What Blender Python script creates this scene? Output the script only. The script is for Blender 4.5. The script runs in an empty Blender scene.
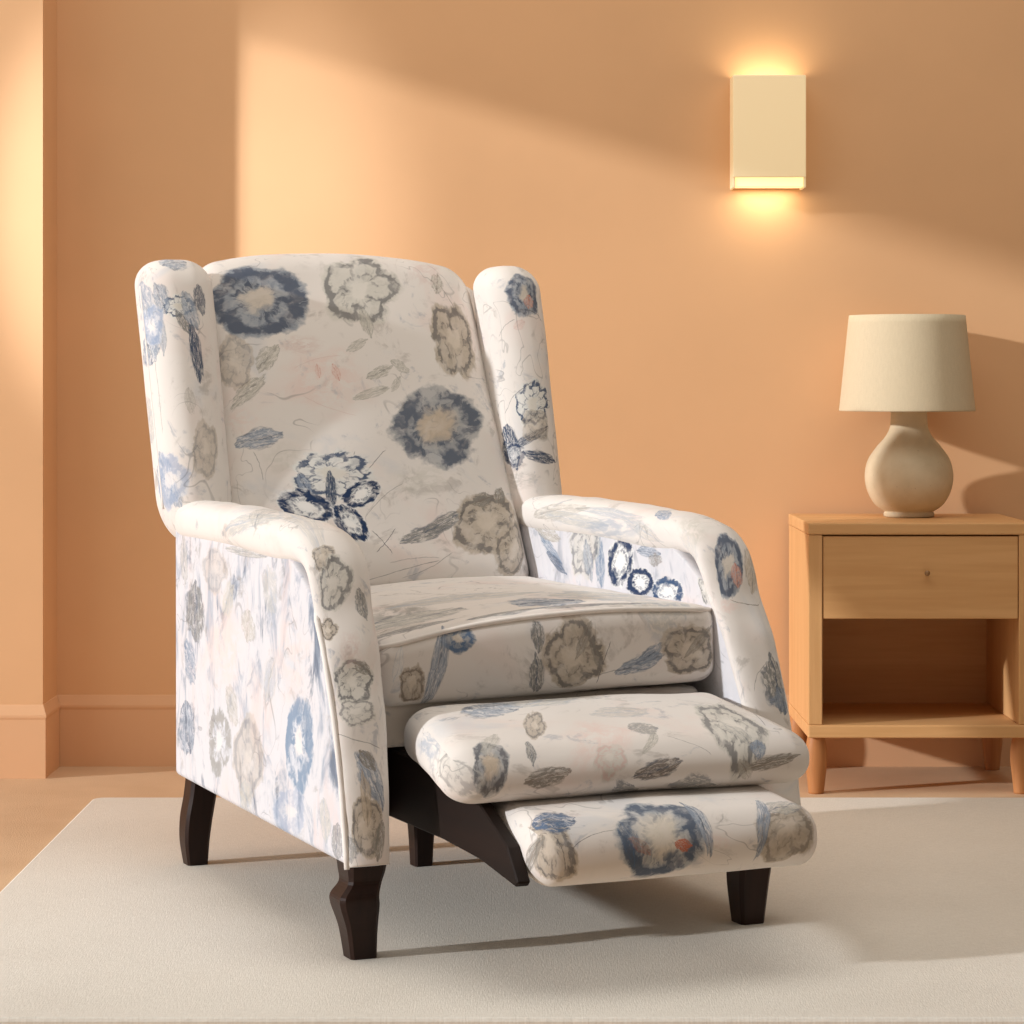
import bpy, bmesh, math
from mathutils import Vector, Matrix, noise as mnoise

SC = bpy.context.scene
COL = SC.collection
PI = math.pi

# ------------------------------------------------------------------ colours
def srgb(r, g, b):
    def f(c):
        c /= 255.0
        return c / 12.92 if c <= 0.04045 else ((c + 0.055) / 1.055) ** 2.4
    return (f(r), f(g), f(b), 1.0)

# ------------------------------------------------------------------ node expressions
class G:
    """small wrapper that turns arithmetic into shader nodes"""
    def __init__(self, tree):
        self.t = tree
    def node(self, kind, **props):
        n = self.t.nodes.new(kind)
        for k, v in props.items():
            setattr(n, k, v)
        return n
    def put(self, sock, v):
        if isinstance(v, E_):
            self.t.links.new(v.s, sock)
        elif v is not None:
            sock.default_value = v
    def m(self, op, a, b=None, c=None, clamp=False):
        n = self.node('ShaderNodeMath', operation=op)
        n.use_clamp = clamp
        for i, v in enumerate((a, b, c)):
            if v is not None:
                self.put(n.inputs[i], v)
        return E_(self, n.outputs[0])
    def vm(self, op, a, b=None, scale=None):
        n = self.node('ShaderNodeVectorMath', operation=op)
        self.put(n.inputs[0], a)
        if b is not None:
            self.put(n.inputs[1], b)
        if scale is not None:
            self.put(n.inputs['Scale'], scale)
        return E_(self, n.outputs['Value'] if op in ('LENGTH', 'DOT_PRODUCT') else n.outputs[0])
    def sep(self, v):
        n = self.node('ShaderNodeSeparateXYZ')
        self.put(n.inputs[0], v)
        return [E_(self, o) for o in n.outputs]
    def com(self, x, y, z=0.0):
        n = self.node('ShaderNodeCombineXYZ')
        for i, v in enumerate((x, y, z)):
            self.put(n.inputs[i], v)
        return E_(self, n.outputs[0])
    def noise(self, vec, scale, detail=3.0, rough=0.55, distort=0.0, color=False):
        n = self.node('ShaderNodeTexNoise', noise_dimensions='3D')
        self.put(n.inputs['Vector'], vec)
        self.put(n.inputs['Scale'], scale)
        self.put(n.inputs['Detail'], detail)
        self.put(n.inputs['Roughness'], rough)
        self.put(n.inputs['Distortion'], distort)
        return E_(self, n.outputs['Color'] if color else n.outputs['Fac'])
    def step(self, x, a, b):
        n = self.node('ShaderNodeMapRange', interpolation_type='SMOOTHSTEP')
        self.put(n.inputs['Value'], x)
        self.put(n.inputs['From Min'], a)
        self.put(n.inputs['From Max'], b)
        return E_(self, n.outputs[0])
    def mix(self, f, a, b):
        n = self.node('ShaderNodeMix', data_type='RGBA')
        self.put(n.inputs[0], f)
        self.put(n.inputs[6], a)
        self.put(n.inputs[7], b)
        return E_(self, n.outputs[2])

class E_:
    def __init__(self, g, s):
        self.g = g; self.s = s
    def __add__(self, o): return self.g.m('ADD', self, o)
    __radd__ = __add__
    def __sub__(self, o): return self.g.m('SUBTRACT', self, o)
    def __rsub__(self, o): return self.g.m('SUBTRACT', o, self)
    def __mul__(self, o): return self.g.m('MULTIPLY', self, o)
    __rmul__ = __mul__
    def __truediv__(self, o): return self.g.m('DIVIDE', self, o)
    def clamp(self): return self.g.m('ADD', self, 0.0, clamp=True)

def new_mat(name, rough=0.8, spec=0.3):
    m = bpy.data.materials.new(name)
    m.use_nodes = True
    t = m.node_tree
    b = t.nodes['Principled BSDF']
    b.inputs['Roughness'].default_value = rough
    b.inputs['Specular IOR Level'].default_value = spec
    return m, G(t), b

def bump(g, b, height, strength=0.3, dist=0.002):
    n = g.node('ShaderNodeBump')
    n.inputs['Strength'].default_value = strength
    n.inputs['Distance'].default_value = dist
    g.put(n.inputs['Height'], height)
    g.t.links.new(n.outputs[0], b.inputs['Normal'])

def coord(g, kind='Object'):
    return E_(g, g.node('ShaderNodeTexCoord').outputs[kind])

# ------------------------------------------------------------------ printed motifs (node groups)
def group(name, ins):
    t = bpy.data.node_groups.new(name, 'ShaderNodeTree')
    for nm, kind in ins:
        t.interface.new_socket(nm, in_out='INPUT', socket_type=kind)
    t.interface.new_socket('Color', in_out='OUTPUT', socket_type='NodeSocketColor')
    g = G(t)
    gi = t.nodes.new('NodeGroupInput'); go = t.nodes.new('NodeGroupOutput')
    return t, g, {o.name: E_(g, o) for o in gi.outputs if o.name}, go

FL, VE, CO = 'NodeSocketFloat', 'NodeSocketVector', 'NodeSocketColor'
COMMON = [('Base', CO), ('P', VE), ('Center', VE), ('Rot', FL), ('Sx', FL), ('Sy', FL), ('Seed', FL)]

def local_q(g, i, w1, w2):
    d = g.vm('SUBTRACT', i['P'], i['Center'])
    x, y, _ = g.sep(d)
    c = g.m('COSINE', i['Rot']); s = g.m('SINE', i['Rot'])
    qx = (x * c + y * s) / i['Sx']
    qy = (y * c - x * s) / i['Sy']
    sv = g.com(qx, qy, i['Seed'])
    n1 = g.vm('SUBTRACT', g.noise(sv, 1.6, 2.0, color=True), (0.5, 0.5, 0.5))
    n2 = g.vm('SUBTRACT', g.noise(sv, 6.0, 3.0, color=True), (0.5, 0.5, 0.5))
    q = g.vm('ADD', g.com(qx, qy, 0.0), g.vm('ADD', g.vm('SCALE', n1, scale=w1), g.vm('SCALE', n2, scale=w2)))
    x, y, _ = g.sep(q)
    return x, y

def make_blossom():
    t, g, i, go = group('blossom', COMMON + [('Petals', FL), ('Lobe', FL), ('RingAt', FL), ('RingW', FL),
                        ('Streak', FL), ('Strength', FL), ('Rim', CO), ('Mid', CO), ('Core', CO), ('CoreR', FL)])
    x, y = local_q(g, i, 0.50, 0.26)
    r = g.m('SQRT', x * x + y * y)
    th = g.m('ARCTAN2', y, x)
    pet = g.m('ABSOLUTE', g.m('COSINE', th * (i['Petals'] * 0.5) + i['Seed']))
    R = (1.0 - i['Lobe']) + pet * i['Lobe']
    d = r / R
    mask = g.step(d, 1.1, 0.96)
    ct = g.m('COSINE', th); st = g.m('SINE', th)
    sv = g.com(ct * 2.2, st * 2.2, r * 0.9 + i['Seed'])
    streak = g.noise(sv, 2.6, 4.0, 0.65)
    patch = g.noise(g.com(x, y, i['Seed'] + 3.0), 2.3, 3.0, 0.6)
    ring = g.step(g.m('ABSOLUTE', d - i['RingAt'] - (streak - 0.5) * 0.25), i['RingW'], i['RingW'] * 0.35)
    ring2 = g.step(g.m('ABSOLUTE', d - i['RingAt'] * 0.55 - (patch - 0.5) * 0.5), i['RingW'] * 0.6, i['RingW'] * 0.1)
    seam = g.step(pet, 0.30, 0.05) * g.step(d, 0.25, 0.5)
    dark = (ring * g.step(patch, 0.25, 0.5) + ring2 * 0.65 * g.step(streak, 0.4, 0.55) + seam * 0.6 + (streak - 0.48) * i['Streak'] * 3.0 + (patch - 0.5) * i['Streak'] * 2.0).clamp()
    core = g.step(r + (patch - 0.5) * 0.5, i['CoreR'], i['CoreR'] * 0.45)
    mid = g.mix(core, i['Mid'], i['Core'])
    dark = dark * (1.0 - core * 0.75)
    col = g.mix(dark, mid, i['Rim'])
    a = mask * i['Strength'] * (0.72 + 0.28 * g.step(patch, 0.3, 0.55))
    g.put(go.inputs[0], g.mix(a, i['Base'], col))
    return t

def make_leaf():
    t, g, i, go = group('leaf', COMMON + [('Strength', FL), ('Rim', CO), ('Mid', CO)])
    x, y = local_q(g, i, 0.65, 0.28)
    w = g.m('MAXIMUM', 1.0 - x * x, 0.02)
    d = g.m('ABSOLUTE', y) / w
    mask = g.step(d, 1.05, 0.72) * g.step(g.m('ABSOLUTE', x), 1.0, 0.9)
    streak = g.noise(g.com(x * 2.0 + y, y * 5.0, i['Seed']), 1.8, 4.0, 0.65)
    rib = g.step(g.m('ABSOLUTE', y), 0.16, 0.04)
    edge = g.step(d, 0.6, 0.95)
    dark = (rib * 0.5 + edge * 0.6 + (streak - 0.45) * 2.6).clamp()
    col = g.mix(dark, i['Mid'], i['Rim'])
    g.put(go.inputs[0], g.mix(mask * i['Strength'] * (0.25 + 0.75 * g.step(streak, 0.36, 0.54)), i['Base'], col))
    return t

def make_stem():
    t, g, i, go = group('stem', COMMON + [('Bend', FL), ('Strength', FL), ('Rim', CO)])
    x, y = local_q(g, i, 0.0, 0.0)
    n = g.noise(g.com(x, i['Seed'], 0.0), 2.2, 4.0, 0.6) - 0.5
    yy = y - i['Bend'] * (1.0 - x * x) - n * 5.0
    nn = g.noise(g.com(x * 2.0, i['Seed'], 5.0), 3.0, 2.0)
    w = nn * 1.8
    a = g.step(g.m('ABSOLUTE', yy), w, w * 0.3) * g.step(g.m('ABSOLUTE', x), 1.0, 0.85)
    g.put(go.inputs[0], g.mix(a * i['Strength'], i['Base'], i['Rim']))
    return t

def make_stain():
    t, g, i, go = group('stain', COMMON + [('Strength', FL), ('Rim', CO)])
    x, y = local_q(g, i, 0.7, 0.25)
    r = g.m('SQRT', x * x + y * y)
    p = g.noise(g.com(x * 2.0, y * 2.0, i['Seed']), 1.6, 4.0, 0.62)
    a = g.step(r, 1.0, 0.35) * g.step(p, 0.33, 0.62)
    g.put(go.inputs[0], g.mix(a * i['Strength'], i['Base'], i['Rim']))
    return t

T_BLOSSOM, T_LEAF, T_STEM, T_STAIN = make_blossom(), make_leaf(), make_stem(), make_stain()

NAVY = srgb(44, 62, 92); SLATE = srgb(84, 95, 112); BLUE = srgb(84, 110, 142); PALEB = srgb(158, 169, 184)
GREY = srgb(140, 138, 132); PALEG = srgb(198, 194, 184); TAUPE = srgb(128, 116, 104); BEIGE = srgb(206, 190, 168)
WHITE = srgb(238, 236, 232); BLUSH = srgb(226, 206, 198); RUST = srgb(186, 104, 74); INK = srgb(96, 94, 96); ROSE = srgb(205, 178, 170)

# style name -> blossom settings
STY = {
    'peony':  dict(Petals=5, Lobe=.12, RingAt=.80, RingW=.20, Streak=.85, Strength=.94, Rim=srgb(74, 86, 106), Mid=srgb(146, 154, 164), Core=srgb(205, 196, 184), CoreR=.42),
    'rose':   dict(Petals=4, Lobe=.10, RingAt=.82, RingW=.18, Streak=.8, Strength=.94, Rim=srgb(80, 90, 106), Mid=srgb(158, 160, 162), Core=srgb(192, 176, 156), CoreR=.62),
    'sketch': dict(Petals=5, Lobe=.2, RingAt=.84, RingW=.13, Streak=.45, Strength=.85, Rim=srgb(112, 112, 112), Mid=srgb(206, 203, 194), Core=srgb(218, 214, 205), CoreR=.3),
    'taupe':  dict(Petals=4, Lobe=.18, RingAt=.84, RingW=.11, Streak=.5, Strength=.9, Rim=srgb(112, 106, 100), Mid=srgb(184, 172, 156), Core=srgb(204, 192, 176), CoreR=.4),
    'petal':  dict(Petals=1, Lobe=.02, RingAt=.80, RingW=.26, Streak=.18, Strength=1.0, Rim=srgb(40, 58, 90), Mid=srgb(232, 232, 230), Core=srgb(240, 238, 235), CoreR=.4),
    'crown':  dict(Petals=9, Lobe=.2, RingAt=.86, RingW=.12, Streak=.45, Strength=.95, Rim=srgb(70, 86, 112), Mid=srgb(222, 222, 218), Core=srgb(214, 210, 200), CoreR=.4),
    'wash':   dict(Petals=3, Lobe=.2, RingAt=.8, RingW=.3, Streak=.6, Strength=.7, Rim=srgb(150, 165, 190), Mid=srgb(206, 210, 218), Core=srgb(228, 224, 222), CoreR=.4),
}

def print_motifs(g, uv, col, motifs):
    for k, mo in motifs:
        kind = mo[0]; cx, cy, sx, sy, rot = mo[1:6]
        opt = mo[6] if len(mo) > 6 else {}
        tree = {'leaf': T_LEAF, 'stem': T_STEM, 'stain': T_STAIN}.get(kind, T_BLOSSOM)
        n = g.node('ShaderNodeGroup'); n.node_tree = tree
        vals = dict(Base=col, P=uv, Center=(cx, cy, 0), Rot=math.radians(rot), Sx=sx, Sy=sy, Seed=1.7 + 2.31 * k)
        if kind == 'leaf': vals.update(Strength=.9, Rim=SLATE, Mid=PALEB)
        elif kind == 'stem': vals.update(Bend=4.0, Strength=.7, Rim=INK)
        elif kind == 'stain': vals.update(Strength=.6, Rim=PALEG)
        else: vals.update(STY[kind])
        vals.update(opt)
        for key, v in vals.items():
            g.put(n.inputs[key], v)
        col = E_(g, n.outputs[0])
    return col

def fabric(name, motifs=(), base=(226, 220, 214), seed=0.0, scribble=0.35, streaky=0.0):
    m, g, b = new_mat(name, 0.9, 0.15)
    uv = coord(g, 'UV')
    x, y, _ = g.sep(uv)
    P = g.com(x, y, seed)
    c0 = srgb(*base)
    wash = g.noise(P, 7.0, 3.0, 0.55, 0.6)
    col = g.mix(g.step(wash, 0.5, 0.75) * 0.55, c0, BLUSH)
    wash2 = g.noise(g.vm('ADD', P, (4.1, 7.7, 2.0)), 6.0, 4.0, 0.6, 0.8)
    col = g.mix(g.step(wash2, 0.55, 0.72) * 0.45, col, srgb(196, 200, 206))
    if streaky > 0:
        S = g.com(x * 18.0, y * 7.5, seed)
        s1 = g.noise(S, 1.0, 5.0, 0.66, 0.9)
        s2 = g.noise(g.vm('ADD', S, (9.0, 3.0, 1.0)), 0.8, 4.0, 0.62, 0.4)
        s3 = g.noise(g.com(x * 12.0, y * 4.0, seed + 5.0), 1.0, 2.0)
        col = g.mix(g.step(s1, 0.48, 0.68) * streaky, col, srgb(162, 170, 184))
        col = g.mix(g.step(s2, 0.52, 0.72) * streaky * 0.8, col, srgb(216, 204, 203))
        col = g.mix(g.step(s1 * 0.5 + s3 * 0.5, 0.55, 0.64) * streaky, col, srgb(112, 122, 138))
    # loose brushy smudges of the printed ground
    b1 = g.noise(g.vm('ADD', P, (2.7, 5.1, 9.0)), 8.0, 5.0, 0.62, 1.6)
    b2 = g.noise(g.vm('ADD', P, (6.7, 1.1, 4.0)), 26.0, 4.0, 0.65, 1.0)
    col = g.mix(g.step(b1, 0.55, 0.66) * g.step(b2, 0.42, 0.60) * 0.42, col, srgb(150, 142, 134))
    b3 = g.noise(g.vm('ADD', P, (3.3, 8.8, 7.0)), 9.0, 5.0, 0.62, 1.6)
    col = g.mix(g.step(b3, 0.58, 0.68) * g.step(b2, 0.45, 0.58) * 0.42, col, srgb(128, 140, 158))
    col = print_motifs(g, uv, col, motifs)
    # thin pencil lines left between the blooms
    ln = g.noise(g.vm('ADD', P, (1.3, 0.4, 6.0)), 9.0, 2.0, 0.5, 1.2)
    gate = g.step(g.noise(g.vm('ADD', P, (8.3, 2.4, 1.0)), 6.5, 2.0), 0.52, 0.62)
    line = g.step(g.m('ABSOLUTE', ln - 0.5), 0.012, 0.003) * gate
    col = g.mix(line * scribble, col, INK)
    g.put(b.inputs['Base Color'], col)
    b.inputs['Sheen Weight'].default_value = 0.08
    wv = g.com(x * 900.0, y * 900.0, 0.0)
    weave = g.noise(wv, 1.0, 2.0)
    crease = g.noise(g.com(x, y, seed + 1.0), 11.0, 3.0, 0.5, 0.5)
    bump(g, b, weave * 0.12 + crease * 1.0, 0.35, 0.004)
    return m

def plain(name, rgb, rough=0.8, spec=0.3, var=0.06, scale=6.0, bstr=0.1, bscale=120.0):
    m, g, b = new_mat(name, rough, spec)
    P = coord(g)
    n = g.noise(P, scale, 4.0, 0.55)
    c = srgb(*rgb)
    lo = tuple(v * (1 - var) for v in c[:3]) + (1,)
    hi = tuple(min(1, v * (1 + var)) for v in c[:3]) + (1,)
    g.put(b.inputs['Base Color'], g.mix(g.step(n, 0.3, 0.7), lo, hi))
    if bstr:
        bump(g, b, g.noise(P, bscale, 3.0), bstr, 0.001)
    return m

def wood(name, a, bb, axis='X', rough=0.5, spec=0.35, dens=1.0):
    m, g, b = new_mat(name, rough, spec)
    P = coord(g)
    x, y, z = g.sep(P)
    k = {'X': (1.5, 28.0, 28.0), 'Y': (28.0, 1.5, 28.0), 'Z': (28.0, 28.0, 1.5)}[axis]
    q = g.com(x * (k[0] * dens), y * (k[1] * dens), z * (k[2] * dens))
    n = g.noise(q, 1.0, 5.0, 0.6, 0.6)
    n2 = g.noise(q, 4.0, 3.0, 0.6)
    f = g.step(n * 0.7 + n2 * 0.3, 0.3, 0.7)
    g.put(b.inputs['Base Color'], g.mix(f, srgb(*a), srgb(*bb)))
    bump(g, b, n2, 0.08, 0.001)
    return m

# ------------------------------------------------------------------ object helpers
def link(name, me, mat, parent=None):
    o = bpy.data.objects.new(name, me)
    COL.objects.link(o)
    if isinstance(mat, tuple):
        dress(o, mat[1], mat[2])
    elif mat is not None:
        me.materials.append(mat)
    if parent is not None:
        o.parent = parent
    return o

def from_bm(name, bm, mat, parent=None, smooth=True):
    bmesh.ops.recalc_face_normals(bm, faces=bm.faces)
    me = bpy.data.meshes.new(name)
    bm.to_mesh(me); bm.free()
    if smooth:
        for p in me.polygons:
            p.use_smooth = True
    return link(name, me, mat, parent)

def thing(name, label, cat, loc=(0, 0, 0), rz=0.0):
    o = bpy.data.objects.new(name, None)
    COL.objects.link(o)
    o.location = loc; o.rotation_euler = (0, 0, rz)
    o.empty_display_size = 0.1
    o['label'] = label; o['category'] = cat
    return o

def structure(o, label=None, cat=None):
    o['kind'] = 'structure'
    if label: o['label'] = label
    if cat: o['category'] = cat
    return o

def box_bm(x0, x1, y0, y1, z0, z1, bev=0.0, seg=2, bm=None):
    bm2 = bmesh.new()
    v = [bm2.verts.new((x, y, z)) for x in (x0, x1) for y in (y0, y1) for z in (z0, z1)]
    for f in ((0, 1, 3, 2), (4, 6, 7, 5), (0, 4, 5, 1), (2, 3, 7, 6), (0, 2, 6, 4), (1, 5, 7, 3)):
        bm2.faces.new([v[i] for i in f])
    if bev:
        bmesh.ops.bevel(bm2, geom=list(bm2.edges), offset=bev, segments=seg, profile=0.5, affect='EDGES')
    if bm is None:
        return bm2
    me = bpy.data.meshes.new('tmp'); bm2.to_mesh(me); bm2.free()
    bm.from_mesh(me); bpy.data.meshes.remove(me)
    return bm

def axis_grid(half, r, step):
    out = []
    nr = 7
    for i in range(nr + 1):
        a = (i / nr) * (PI / 4)
        out.append(-half + r * (1 - math.tan(PI / 4 - a)))
    inner = 2 * (half - r)
    n = max(1, int(round(inner / step)))
    for i in range(1, n):
        out.append(-half + r + inner * i / n)
    out += [-v for v in reversed(out[:nr + 1])]
    return out

def pad_mesh(size, rad, deform, uvf=None, step=0.02):
    """upholstered block: rounded box on a fine grid, then bent by deform(p, unit); UVs in metres unfolded round the front"""
    hx, hy, hz = [s / 2 for s in size]
    r = [min(a, h * 0.995) for a, h in zip(rad, (hx, hy, hz))]
    ax = [axis_grid(h, q, step) for h, q in zip((hx, hy, hz), r)]
    H = (hx, hy, hz)
    bm = bmesh.new()
    uvl = bm.loops.layers.uv.new('UVMap')
    cache = {}
    def vert(p):
        key = tuple(round(c, 6) for c in p)
        if key in cache:
            return cache[key]
        q = []; d = []
        for c, h, q_ in zip(p, H, r):
            inn = max(-(h - q_), min(h - q_, c))
            q.append(inn); d.append((c - inn) / q_)
        L = math.sqrt(sum(c * c for c in d))
        if L > 1e-9:
            # only points on the rounding get pulled in
            mx = max(abs(c) for c in d)
            d = [c / L for c in d] if mx > 0 else d
        pt = Vector([a + b_ * c for a, b_, c in zip(q, r, d)])
        unit = tuple(c / h for c, h in zip(pt, H))
        w = deform(pt, unit)
        v = bm.verts.new(w)
        cache[key] = v
        return v
    def uv_default(p, face):
        x, y, z = p
        f = y + hy
        return {'f': (x, z), 't': (x, hz + f), 'b': (x, -hz - f), 'l': (-hx - f, z), 'r': (hx + f, z), 'k': (x + 5, z)}[face]
    uvf = uvf or uv_default
    def grid(face, A, B, mk):
        for i in range(len(A) - 1):
            for j in range(len(B) - 1):
                ps = [mk(A[i], B[j]), mk(A[i + 1], B[j]), mk(A[i + 1], B[j + 1]), mk(A[i], B[j + 1])]
                vs = [vert(p) for p in ps]
                if len(set(vs)) < 4:
                    continue
                try:
                    f = bm.faces.new(vs)
                except ValueError:
                    continue
                for l, p in zip(f.loops, ps):
                    l[uvl].uv = uvf(p, face) if uvf is uv_default else uvf(l.vert.co, face)
    grid('f', ax[0], ax[2], lambda a, b_: (a, -hy, b_))
    grid('k', ax[0], ax[2], lambda a, b_: (a, hy, b_))
    grid('t', ax[0], ax[1], lambda a, b_: (a, b_, hz))
    grid('b', ax[0], ax[1], lambda a, b_: (a, b_, -hz))
    grid('l', ax[1], ax[2], lambda a, b_: (-hx, a, b_))
    grid('r', ax[1], ax[2], lambda a, b_: (hx, a, b_))
    return bm

def tube_bm(pts, rad, seg=8, bm=None):
    bm = bm or bmesh.new()
    rings = []
    n = len(pts)
    P = [Vector(p) for p in pts]
    up = Vector((0.3, 0.1, 1)).normalized()
    for i in range(n):
        t = (P[min(i + 1, n - 1)] - P[max(i - 1, 0)]).normalized()
        a = t.cross(up)
        if a.length < 1e-4: a = t.cross(Vector((1, 0, 0)))
        a.normalize(); b_ = t.cross(a).normalized()
        rings.append([bm.verts.new(P[i] + rad * (math.cos(2 * PI * k / seg) * a + math.sin(2 * PI * k / seg) * b_)) for k in range(seg)])
    for i in range(n - 1):
        for k in range(seg):
            bm.faces.new((rings[i][k], rings[i][(k + 1) % seg], rings[i + 1][(k + 1) % seg], rings[i + 1][k]))
    bm.faces.new(rings[0][::-1]); bm.faces.new(rings[-1])
    return bm

def lathe_bm(prof, seg=64, cx=0, cy=0, closed=False):
    bm = bmesh.new()
    rings = []
    for r, z in prof:
        rings.append([bm.verts.new((cx + r * math.cos(2 * PI * k / seg), cy + r * math.sin(2 * PI * k / seg), z)) for k in range(seg)])
    m = len(rings)
    for i in range(m if closed else m - 1):
        a, b_ = rings[i], rings[(i + 1) % m]
        for k in range(seg):
            bm.faces.new((a[k], a[(k + 1) % seg], b_[(k + 1) % seg], b_[k]))
    if not closed:
        bm.faces.new(rings[0][::-1]); bm.faces.new(rings[-1])
    return bm

def interp(tab, t):
    if t <= tab[0][0]: return tab[0][1]
    for (a, va), (b_, vb) in zip(tab, tab[1:]):
        if t <= b_:
            f = (t - a) / (b_ - a)
            return va + (vb - va) * f
    return tab[-1][1]

def smooth_path(ctrl, n):
    """Catmull-Rom through control tuples"""
    out = []
    c = [ctrl[0]] + list(ctrl) + [ctrl[-1]]
    segs = len(ctrl) - 1
    for i in range(segs):
        p0, p1, p2, p3 = c[i:i + 4]
        for k in range(n):
            t = k / n
            out.append(tuple(0.5 * ((2 * b_) + (-a + c_) * t + (2 * a - 5 * b_ + 4 * c_ - d) * t * t + (-a + 3 * b_ - 3 * c_ + d) * t ** 3)
                             for a, b_, c_, d in zip(p0, p1, p2, p3)))
    out.append(tuple(ctrl[-1]))
    return out

def nz(p, s, seed=0.0):
    return mnoise.noise(Vector((p[0] * s + seed, p[1] * s + seed * 1.7, p[2] * s - seed)))

# ================================================================== SETTING
RUGZ = 0.012
WALL_Y = 5.853
PIER_Y = 5.675
PIER_X = -1.008

M_wall = plain('peach_wall_paint', (224, 178, 134), 0.75, 0.2, 0.03, 2.2, 0.05, 180)
M_trim = plain('peach_trim_paint', (225, 179, 138), 0.55, 0.3, 0.02, 3, 0.03, 100)

def quad_wall(name, pts, mat):
    bm = bmesh.new()
    bm.faces.new([bm.verts.new(p) for p in pts])
    return from_bm(name, bm, mat, None, False)

# floor: short pile carpet
mf, g, b = new_mat('tan_carpet', 0.95, 0.1)
P = coord(g)
n = g.noise(P, 5.0, 4.0); n2 = g.noise(P, 320.0, 2.0)
g.put(b.inputs['Base Color'], g.mix((g.step(n, .3, .7) * .5 + n2 * .5), srgb(202, 168, 134), srgb(216, 184, 150)))
bump(g, b, n2, 0.4, 0.003)
structure(from_bm('floor', box_bm(-2.3, 3.6, 0.4, WALL_Y + 0.1, -0.08, 0.0), mf, None, False))
structure(from_bm('wall_back', box_bm(PIER_X - 0.1, 3.6, WALL_Y, WALL_Y + 0.1, 0.0, 2.7), M_wall, None, False))
structure(from_bm('wall_left', box_bm(-2.3, PIER_X, PIER_Y, WALL_Y + 0.1, 0.0, 2.7), M_wall, None, False))

# side wall of the room, outside the picture on the left, with the tall window the sun comes through
WX, OY0, OY1, OZ0, OZ1 = -2.2, 1.2, 5.45, .06, 2.178
bm = bmesh.new()
for y0, y1, z0, z1 in ((0.4, OY0, 0, 3.5), (OY1, PIER_Y, 0, 3.5), (OY0, OY1, 0, OZ0), (OY0, OY1, OZ1, 3.5)):
    box_bm(WX - .1, WX, y0, y1, z0, z1, 0, 2, bm)
structure(from_bm('wall_window', bm, M_wall, None, False))
bm = bmesh.new()
for y0, y1, z0, z1 in ((OY0, OY0 + .05, OZ0, OZ1), (OY1 - .05, OY1, OZ0, OZ1), (OY0 + .05, OY1 - .05, OZ0, OZ0 + .05), (OY0 + .05, OY1 - .05, OZ1 - .05, OZ1)):
    box_bm(WX - .09, WX - .01, y0, y1, z0, z1, .003, 1, bm)
structure(from_bm('window_1', bm, M_trim, None, False))

def base_profile(d):
    # (out from wall, height): flat board, then a moulded lip running back to the wall
    return [(0, 0), (0.007, 0), (0.007, 0.126), (0.0085, 0.131), (0.0085, 0.136), (0.0015, 0.157), (0, 0.158)]

def baseboard(name, path):
    """sweep along a plan path; outward is to the right of travel, mitred at corners"""
    bm = bmesh.new()
    prof = base_profile(0)
    rings = []
    n = len(path)
    for i, p in enumerate(path):
        p = Vector(p)
        d0 = (p - Vector(path[i - 1])).normalized() if i else None
        d1 = (Vector(path[i + 1]) - p).normalized() if i < n - 1 else None
        n0 = Vector((d0.y, -d0.x)) if d0 else None
        n1 = Vector((d1.y, -d1.x)) if d1 else None
        if n0 is None: nn = n1
        elif n1 is None: nn = n0
        else:
            nn = (n0 + n1); nn = nn / nn.dot(n0)
        rings.append([bm.verts.new((p.x + nn.x * o, p.y + nn.y * o, z)) for o, z in prof])
    for a, c in zip(rings, rings[1:]):
        for k in range(len(prof) - 1):
            bm.faces.new((a[k], c[k], c[k + 1], a[k + 1]))
    bm.faces.new(rings[0]); bm.faces.new(rings[-1][::-1])
    return structure(from_bm(name, bm, M_trim, None, False))

baseboard('baseboard_left', [(-2.19, PIER_Y), (PIER_X, PIER_Y), (PIER_X, WALL_Y - 0.009)])
baseboard('baseboard_back', [(PIER_X + 0.0001, WALL_Y), (3.5, WALL_Y)])

# ================================================================== RUG
mr, g, b = new_mat('greige_woven_rug', 0.95, 0.1)
P = coord(g)
x, y, z = g.sep(P)
wv = g.noise(g.com(x * 60.0, y * 420.0, z), 1.0, 3.0, 0.6)
wx = g.noise(g.com(x * 420.0, y * 60.0, z), 1.0, 3.0, 0.6)
big = g.noise(P, 3.0, 4.0)
f = (wv * .45 + wx * .35 + big * .3)
g.put(b.inputs['Base Color'], g.mix(g.step(f, .35, .75), srgb(215, 209, 198), srgb(232, 227, 217)))
bump(g, b, wv * .6 + wx * .6, 0.45, 0.002)
rx0, rx1, ry0, ry1 = -0.847, 1.75, 3.492, 5.342
bm = bmesh.new()
cor = []
R = 0.02
for cx, cy, a0 in ((rx1 - R, ry1 - R, 0), (rx0 + R, ry1 - R, 90), (rx0 + R, ry0 + R, 180), (rx1 - R, ry0 + R, 270)):
    for k in range(5):
        a = math.radians(a0 + 22.5 * k)
        cor.append((cx + R * math.cos(a), cy + R * math.sin(a)))
levels = [(0.0, 0.0005), (0.0, 0.007), (0.0025, 0.0105), (0.006, RUGZ)]
rings = []
ccx, ccy = (rx0 + rx1) / 2, (ry0 + ry1) / 2
for ins, z in levels:
    rings.append([bm.verts.new((px - ins * (1 if px > ccx else -1), py - ins * (1 if py > ccy else -1), z)) for px, py in cor])
for a, c in zip(rings, rings[1:]):
    for k in range(len(cor)):
        bm.faces.new((a[k], a[(k + 1) % len(cor)], c[(k + 1) % len(cor)], c[k]))
bm.faces.new(rings[-1]); bm.faces.new(rings[0][::-1])
rug = from_bm('area_rug', bm, mr, None, False)
rug['label'] = 'pale greige woven area rug under the floral armchair'; rug['category'] = 'rug'

# ================================================================== RECLINER
CH = thing('recliner_armchair', 'wingback recliner armchair in white blue-grey floral fabric with raised footrest', 'armchair',
           (-0.062, 4.3818, RUGZ), math.radians(23.3))
CX = -0.010      # middle of the chair across its width
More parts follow.
